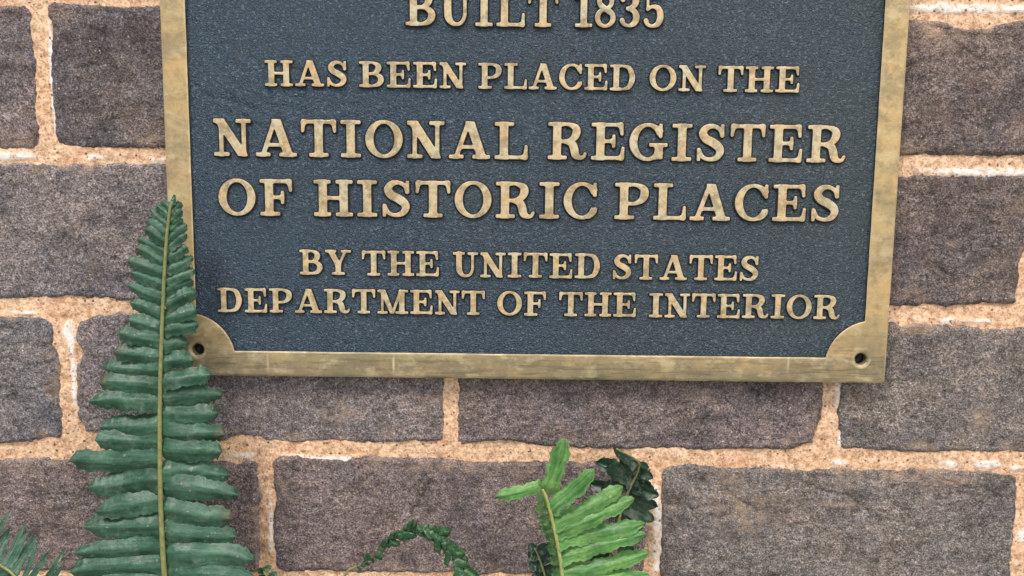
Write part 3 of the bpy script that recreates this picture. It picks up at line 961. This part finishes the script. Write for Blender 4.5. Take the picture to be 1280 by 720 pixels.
# lettering: (words with pixel spans, baseline at the first and last word, cap height px)
LINES = [
    ([('BUILT', 507, 697), ('1835', 718, 830)], 31.0, 34.0, 43),
    ([('HAS', 331, 434), ('BEEN', 449, 582), ('PLACED', 598, 794.5), ('ON', 812, 881.5), ('THE', 898, 999.5)], 106.8, 115.3, 31.5),
    ([('NATIONAL', 267.5, 658.5), ('REGISTER', 685, 1057)], 194.5, 202.8, 45.5),
    ([('OF', 273.5, 365), ('HISTORIC', 392.5, 746), ('PLACES', 768.5, 1050)], 268.5, 276.8, 44.5),
    ([('BY', 374.5, 438.5), ('THE', 452.5, 548.5), ('UNITED', 566, 750.5), ('STATES', 765.5, 949)], 342.9, 351.3, 30.3),
    ([('DEPARTMENT', 272, 605.5), ('OF', 621.5, 682), ('THE', 699, 795), ('INTERIOR', 811.5, 1050)], 389.7, 399.2, 29.3),
]
Y_LET = Y_PANEL - 0.0010
random.seed(3)
for words, b0, b1, cap in LINES:
    xa, xb = words[0][1], words[-1][2]
    for word, wx0, wx1 in words:
        yb = b0 + (b1 - b0) * ((wx0 + wx1) / 2 - xa) / (xb - xa)
        A_, B_ = P(wx0, yb, Y_LET - .001), P(wx1, yb, Y_LET - .001)
        T_ = P((wx0 + wx1) / 2, yb - cap, Y_LET - .001)
        M_ = P((wx0 + wx1) / 2, yb, Y_LET - .001)
        ch_h = T_[2] - M_[2]
        ws = [glyph_mesh(c_)[1] for c_ in word]
        gap = 0.13 if cap > 40 else 0.10
        nat = sum(ws) + gap * (len(word) - 1)
        sx = (B_[0] - A_[0]) / nat
        x = A_[0]
        for c_, w_ in zip(word, ws):
            me, _ = glyph_mesh(c_)
            o = link('letter', me, plaque, (x - pc[0], Y_PANEL - 0.0004, M_[2] - pc[2] + random.uniform(-1, 1) * 0.00008))
            o.scale = (sx, 0.0010, ch_h)
            x += (w_ + gap) * sx


# ------------------------------------------------------------------ ferns
def bez(pts, n):
    """Catmull-Rom through 3-D points"""
    pts = [np.array(p, float) for p in pts]
    p = [2 * pts[0] - pts[1]] + pts + [2 * pts[-1] - pts[-2]]
    out = []
    for t in np.linspace(0, len(pts) - 1 - 1e-9, n):
        i = int(t); u = t - i
        a_, b_, c_, d_ = p[i], p[i + 1], p[i + 2], p[i + 3]
        out.append(0.5 * (2 * b_ + (c_ - a_) * u + (2 * a_ - 5 * b_ + 4 * c_ - d_) * u * u + (3 * b_ - a_ - 3 * c_ + d_) * u ** 3))
    return np.array(out)


def tube(name, path, r0, r1, mat, parent, origin, sides=8):
    n = len(path)
    vs, fs = [], []
    for i in range(n):
        t = path[min(i + 1, n - 1)] - path[max(i - 1, 0)]
        t = t / (np.linalg.norm(t) + 1e-12)
        u = np.cross(t, (0, 1, 0)); u /= np.linalg.norm(u) + 1e-12
        v = np.cross(t, u)
        r = r0 + (r1 - r0) * i / (n - 1)
        for q in range(sides):
            aa = 2 * math.pi * q / sides
            vs.append(path[i] + u * r * math.cos(aa) * 1.0 + v * r * 0.8 * math.sin(aa) - origin)
    for i in range(n - 1):
        for q in range(sides):
            fs.append((i * sides + q, i * sides + (q + 1) % sides, (i + 1) * sides + (q + 1) % sides, (i + 1) * sides + q))
    fs.append(tuple(range(sides))[::-1])
    fs.append(tuple((n - 1) * sides + q for q in range(sides)))
    return link(name, mesh_np(name, vs, fs, [mat]), parent)


def leaflet(base, tip, width, rnd, mat, parent, origin, curl=0.0, sag=0.0, brown=0.0, normal=(0, -1, 0), blunt=0.5, nl=30, nw=8, wave=1.0, tooth=1.0, ear=0.25, fold=0.0, margin=0.0, roof=-0.2, taper=0.12, ragged=0.0):
    """one pinna: base and tip are 3-D points, width in metres"""
    base, tip = np.array(base), np.array(tip)
    ax = tip - base
    Ln = np.linalg.norm(ax)
    ax = ax / Ln
    nrm = np.array(normal, float)
    nrm -= ax * nrm.dot(ax); nrm /= np.linalg.norm(nrm)
    sd_ = np.cross(nrm, ax)
    ph = rnd.uniform(0, 6.28, 6)
    T = np.linspace(0, 1, nl)
    U = np.linspace(-1, 1, nw + 1)
    vs, rib, br, lu, lv = [], [], [], [], []
    freq = 5.5 + rnd.uniform(-.8, .8)
    for t in T:
        prof = min(1.0, 0.55 + t / 0.10) * (1 - max(0, (t - blunt) / (1 - blunt)) ** 2.4) ** 0.62
        prof *= 1 - taper * t
        prof *= 1 + ragged * (t > 0.7) * (t - 0.7) * 3.3 * math.sin(t * 61 + ph[2])
        wdt = width / 2 * max(prof, 0.03)
        for u in U:
            e = abs(u)
            tw = 1 + tooth * 0.10 * (abs(((t * Ln / 0.0034 + ph[4]) % 1.0) * 2 - 1) - 0.5) * e * e + 0.09 * math.sin(t * 7 + ph[0] + (2 if u > 0 else 0)) + 0.06 * math.sin(t * 23 + ph[5] + (1 if u > 0 else 0)) * tooth
            tw += ear * math.exp(-((t - 0.07) / 0.05) ** 2) * e * (1 if u > 0 else 0.5)
            s = u * wdt * tw
            hgt = roof * width * (1 - e) ** 1.1 * min(1, t / 0.14) - fold * width * u                      # halves fold back from the midrib
            hgt += wave * width * 0.09 * math.sin(t * freq * 1.5 + ph[1] + u * 1.3) * (0.4 + 0.6 * e)
            hgt += wave * width * 0.018 * math.sin(t * freq * 5.1 + ph[2] + (1.5 if u > 0 else 0)) * e
            hgt += curl * width * e * e
            hgt += -0.10 * width * e
            p = base + ax * (t * Ln) + sd_ * s + nrm * hgt
            p = p + np.array([0, 0, -1]) * sag * Ln * t * t + sd_ * 0.03 * Ln * math.sin(t * 3 + ph[3])
            vs.append(p - origin)
            lu.append(t * Ln)
            lv.append(u)
            rib.append(max(max(0, 1 - e / 0.16) * (1 - t * 0.6), margin * max(0, (e - 0.6) / 0.4)))
            br.append(brown * max(0, (t - 0.8) / 0.2) * rnd.uniform(0.6, 1))
    fs = []
    for i in range(nl - 1):
        for q in range(nw):
            a_ = i * (nw + 1) + q
            fs.append((a_, a_ + 1, a_ + nw + 2, a_ + nw + 1))
    me = mesh_np('leaflet', vs, fs, [mat])
    attr(me, 'rib', rib)
    attr(me, 'brown', br)
    attr(me, 'lu', lu)
    attr(me, 'lv', lv)
    return link('leaflet', me, parent)


M_LEAF = leaf_material('fern_leaf', (0.018, 0.076, 0.042), (0.058, 0.155, 0.092), gloss=0.43)
M_LEAF_B = leaf_material('young_fern_leaf', (0.040, 0.190, 0.045), (0.170, 0.360, 0.095), gloss=0.42)
M_LEAF_D = leaf_material('old_fern_leaf', (0.008, 0.030, 0.014), (0.020, 0.060, 0.030), gloss=0.35)
M_LEAF_M = leaf_material('curled_fern_leaf', (0.012, 0.065, 0.020), (0.035, 0.115, 0.040), gloss=0.32)


def frond(label, path_px, mat, stem_mat, r0, r1):
    """path_px: (px, py, depth) from the root upwards"""
    pts = [P(*p) for p in path_px]
    path = bez(pts, 60)
    root = empty('fern_frond', path[0])
    tag(root, label, 'fern', 'fern fronds in front of the brick wall')
    tube('stalk', path + np.array([0, -0.0008, 0]), r0, r1, stem_mat, root, path[0])
    return root, path


def at_py(path_px, py):
    """rachis pixel position at a given py"""
    p = sorted(path_px, key=lambda q: q[1])
    ys = [q[1] for q in p]
    return np.interp(py, ys, [q[0] for q in p]), np.interp(py, ys, [q[2] for q in p])


# --- tall frond beside the plaque
PX1 = [(236, 940, -0.045), (216, 800, -0.040), (206.5, 720, -0.036), (202, 640, -0.033), (200.5, 560, -0.030), (201, 480, -0.028),
       (203.5, 400, -0.027), (208, 310, -0.027), (213, 262, -0.027), (216, 252, -0.027)]
root, path = frond('tall dark green fern frond standing upright over the lower left edge of the plaque', PX1, M_LEAF, M_STEM, 0.00165, 0.0006)
rnd = np.random.RandomState(11)
RT = [(252, 8), (262, 14), (280, 17), (300, 25), (325, 31), (350, 36), (380, 40), (400, 42), (413, 48), (424, 36), (438, 30), (450, 38), (460, 56), (480, 70), (500, 78), (540, 80), (580, 88), (620, 95), (660, 98), (690, 108), (720, 116), (800, 125), (900, 100)]
LT = [(252, 7), (262, 12), (280, 23), (300, 30), (325, 41), (350, 47), (380, 46), (400, 44), (425, 52), (450, 60), (480, 84), (500, 90), (540, 85), (566, 92), (580, 124), (594, 90), (620, 90), (660, 100), (690, 115), (720, 126), (800, 130), (900, 100)]
LONG = {}
py = 262.0
i = 0
while py < 905:
    pitch = np.interp(py, [262, 330, 450, 560, 720, 900], [9.5, 14, 20, 25, 27.5, 31])
    for side in (-1, 1):
        y = py + (0.45 * pitch if side > 0 else 0) + rnd.uniform(-1.5, 1.5)
        bx, by_ = at_py(PX1, y)
        tab = RT if side > 0 else LT
        ln = np.interp(y, [q[0] for q in tab], [q[1] for q in tab]) * rnd.uniform(0.90, 1.06)
        # tips point up near the top of the frond and droop lower down
        rise = np.interp(y, [262, 300, 360, 430, 520, 620, 720, 900], [1.0, 0.62, 0.36, 0.14, 0.0, -0.06, -0.07, -0.2]) + rnd.uniform(-0.04, 0.04)
        tx, ty = bx + side * ln, y - rise * ln
        dz = rnd.uniform(-0.004, 0.003) - 0.0035 * (side < 0)
        base, tip = P(bx + side * 0.5, y, by_ - 0.0003), P(tx, ty, by_ + 0.004 + dz)
        wpx = pitch * rnd.uniform(1.20, 1.38)
        tilt = rnd.uniform(0.0, 0.28)
        leaflet(base, tip, wpx * 0.00040, rnd, M_LEAF, root, path[0], sag=rnd.uniform(0.01, 0.06) if y > 420 else 0.0, brown=(0.8 if rnd.uniform() < 0.12 else 0.0),
                normal=(rnd.uniform(-.15, .15), -1, tilt), blunt=rnd.uniform(.60, .84), wave=rnd.uniform(.35, .8), fold=rnd.uniform(-.08, .08), tooth=1.15, roof=rnd.uniform(.09, .18), ear=0.1, nl=36, taper=rnd.uniform(.10, .30), ragged=.22)
    py += pitch
    i += 1
leaflet(P(216, 256, -0.027), P(218, 243, -0.026), 0.0026, rnd, M_LEAF, root, path[0])

# --- light green frond, lower middle
PX2 = [(716, 900, -0.050), (708, 780, -0.046), (703, 718, -0.044), (697, 680, -0.044), (690, 648, -0.044), (683, 622, -0.045), (678, 611, -0.045)]
root, path = frond('bright yellow-green fern frond with a forked tip rising below the middle of the plaque', PX2, M_LEAF_B, M_STEM_L, 0.0012, 0.0007)
rnd = np.random.RandomState(5)
Y2 = -0.045
for (bx, by_, tx, ty, wpx, dy, sg) in [
    (681, 617, 707, 549, 25, 0.000, 0), (677, 609, 619, 619, 17, -0.002, 0.0),
    (684, 637, 744, 592, 22, 0.000, -0.05), (688, 652, 779, 620, 23, 0.003, -0.12), (691, 665, 793, 640, 23, 0.001, -0.14), (694, 680, 805, 664, 24, 0.003, -0.12),
    (698, 696, 807, 679, 23, 0.001, -0.10), (701, 712, 811, 702, 23, 0.003, -0.08), (704, 729, 812, 724, 24, 0.001, -0.08), (707, 748, 815, 748, 25, 0.003, -0.05), (709, 768, 812, 772, 25, 0.001, 0),
    (711, 790, 805, 800, 26, 0.003, 0), (713, 815, 800, 830, 26, 0.003, 0)]:
    leaflet(P(bx, by_, Y2 + 0.001), P(tx, ty, Y2 - 0.004 + dy), wpx * 0.00038, rnd, M_LEAF_B, root, path[0], sag=sg, normal=(0.0, -1, rnd.uniform(.25, .5)), curl=rnd.uniform(-.05, .1),
            brown=0.0, wave=0.7, blunt=0.70, tooth=1.9, margin=0.9, roof=0.13, nl=48)
for (bx, by_, tx, ty, wpx) in [(680, 626, 668, 617, 14), (683, 637, 668, 634, 14), (686, 650, 671, 648, 15), (689, 661, 675, 658, 15), (692, 674, 680, 671, 15), (694, 686, 682, 685, 15), (698, 700, 686, 700, 16), (701, 716, 688, 716, 16), (704, 734, 690, 734, 17), (707, 754, 690, 756, 18), (710, 780, 690, 784, 18)]:
    leaflet(P(bx, by_, Y2), P(tx, ty, Y2 + 0.020), wpx * 0.00038, rnd, M_LEAF_B, root, path[0], normal=(-0.7, -0.8, 0.3), wave=0.6)

# --- dark frond behind it
PX3 = [(742, 900, -0.020), (752, 760, -0.018), (766, 680, -0.016), (782, 622, -0.018), (797, 588, -0.022), (796, 575, -0.026), (770, 560, -0.030)]
root, path = frond('small dark curled fern frond behind the bright green one, over the mortar joint', PX3, M_LEAF_D, M_STEM, 0.0009, 0.0004)
rnd = np.random.RandomState(8)
for (bx, by_, tx, ty, wpx, d0, d1) in [
    (797, 583, 768, 560, 14, -0.024, -0.028), (796, 588, 776, 572, 16, -0.022, -0.026), (792, 598, 745, 576, 24, -0.018, -0.010), (790, 603, 758, 584, 20, -0.020, -0.024), (787, 610, 752, 612, 22, -0.018, -0.022),
    (784, 618, 735, 606, 22, -0.016, -0.008), (797, 590, 816, 598, 15, -0.02, -0.024), (794, 600, 818, 614, 17, -0.02, -0.018), (790, 608, 823, 620, 20, -0.018, -0.024), (785, 618, 822, 636, 22, -0.018, -0.014),
    (781, 628, 818, 652, 22, -0.018, -0.018), (776, 640, 800, 664, 20, -0.018, -0.012), (783, 622, 745, 634, 22, -0.016, -0.012), (770, 668, 790, 700, 22, -0.018, -0.014), (764, 690, 735, 700, 22, -0.018, -0.014),
    (760, 700, 784, 728, 22, -0.018, -0.014), (796, 580, 812, 584, 9, -0.024, -0.020)]:
    leaflet(P(bx, by_, d0), P(tx, ty, d1), wpx * 0.00040, rnd, M_LEAF_D, root, path[0], normal=(rnd.uniform(-.4, .4), -1, rnd.uniform(-.1, .6)), wave=0.7, blunt=.5, roof=-.25)

# --- arching frond, lower centre
PX4 = [(424, 800, -0.020), (430, 722, -0.020), (452, 705, -0.022), (474, 690, -0.026), (497, 668, -0.030), (530, 659, -0.034), (552, 672, -0.038), (568, 696, -0.042), (586, 724, -0.046), (604, 764, -0.050)]
root, path = frond('small green fern frond arching over and drooping at the lower edge of the photo', [(a_, b_, c_ + 0.002) for a_, b_, c_ in PX4], M_LEAF_M, M_STEM, 0.0006, 0.0003)
rnd = np.random.RandomState(21)
S4 = bez([(p[0], p[1], p[2]) for p in PX4], 200)
n4 = 84
for k in range(n4):
    t = 0.17 + 0.82 * k / n4
    q = S4[int(t * 199)]
    q2 = S4[min(int(t * 199) + 3, 199)]
    tx_, ty_ = q2[0] - q[0], q2[1] - q[1]
    L_ = math.hypot(tx_, ty_) or 1
    tx_, ty_ = tx_ / L_, ty_ / L_
    side = -1 if rnd.uniform() < .5 else 1
    if t < .36 and rnd.uniform() < .3: continue
    grow = np.interp(t, [0.1, 0.3, 0.45, 0.6, 1], [7, 11, 12, 14, 19])
    ln = grow * rnd.uniform(0.7, 1.25)
    side *= rnd.uniform(0.5, 2.0)
    fw = rnd.uniform(.3, 1.1)
    ex, ey = side * (ty_) * 0.5 + tx_ * fw, side * (-tx_) * 0.5 + ty_ * fw + .15
    leaflet(P(q[0], q[1], q[2]), P(q[0] + ex * ln, q[1] + ey * ln, q[2] + rnd.uniform(-0.003, 0.003)), ln * rnd.uniform(0.00026, 0.00038), rnd, M_LEAF_M, root, path[0],
            normal=(rnd.uniform(-1, 1), -1, rnd.uniform(-.8, 1)), nl=16, nw=6, wave=0.7, blunt=.5, roof=.3)

# --- short dark frond under the bright one
PX5 = [(700, 840, -0.024), (690, 760, -0.024), (682, 722, -0.025), (674, 697, -0.026), (668, 684, -0.027)]
root, path = frond('short dark fern frond tip showing left of the bright green frond at the bottom', PX5, M_LEAF_D, M_STEM, 0.0008, 0.0004)
rnd = np.random.RandomState(31)
for (bx, by_, tx, ty, wpx) in [(669, 688, 661, 680, 12), (671, 692, 688, 679, 14), (673, 697, 660, 690, 14), (676, 702, 694, 690, 15), (678, 709, 661, 703, 15), (680, 716, 700, 706, 16), (683, 725, 664, 719, 16), (686, 736, 706, 728, 17), (688, 750, 668, 746, 18), (692, 770, 670, 770, 18), (692, 775, 712, 772, 18)]:
    leaflet(P(bx, by_, -0.026), P(tx, ty, -0.024), wpx * 0.00040, rnd, M_LEAF_D, root, path[0], normal=(rnd.uniform(-.3, .3), -1, .4), nl=16, wave=1.2)

# --- blue-green frond in the lower left corner, close to the lens
PX6 = [(120, 860, -0.090), (60, 770, -0.090), (22, 722, -0.088), (2, 706, -0.086), (-40, 684, -0.084), (-90, 668, -0.08)]
root, path = frond('blue-green feathery fern frond leaning into the lower left corner', PX6, M_LEAF, M_STEM, 0.0008, 0.0005)
rnd = np.random.RandomState(41)
for k in range(17):
    t = 0.20 + 0.75 * k / 17
    q = bez(PX6, 200)[int(t * 199)]
    for side in (-1, 1):
        ln = rnd.uniform(46, 70)
        if side > 0: ex, ey = 0.50, -0.85
        else: ex, ey = -0.95, 0.35
        ex += rnd.uniform(-.15, .15)
        leaflet(P(q[0], q[1], q[2]), P(q[0] + ex * ln, q[1] + ey * ln, q[2] + rnd.uniform(0.004, 0.012)), rnd.uniform(7, 10) * 0.00036, rnd, M_LEAF, root, path[0],
                normal=(rnd.uniform(-.4, .4), -1, .3), nl=18, blunt=.35, ear=0.1)
    if k % 3 == 0:
        pass
# --- tip just entering at the bottom, right of the tall frond
PX7 = [(380, 830, -0.03), (352, 760, -0.03), (336, 724, -0.03), (330, 713, -0.03)]
root, path = frond('tip of a fern frond peeking in at the bottom edge below a vertical joint', PX7, M_LEAF_M, M_STEM, 0.0008, 0.0004)
for k in range(7):
    t = k / 7
    bx, by_ = 330 + 30 * t, 714 + 66 * t
    for side in (-1, 1):
        leaflet(P(bx, by_, -.03), P(bx + side * (9 + 26 * t) , by_ - 4 - 3 * side, -.028), (9 + 5 * t) * 0.0004, rnd, M_LEAF_M, root, path[0], nl=14, normal=(0, -1, .3))

print('triangles', sum(sum(len(p.vertices) - 2 for p in o.data.polygons) for o in SC.objects if o.type == 'MESH' and o.name.split('.')[0] not in ('brick', 'mortar', 'field')))
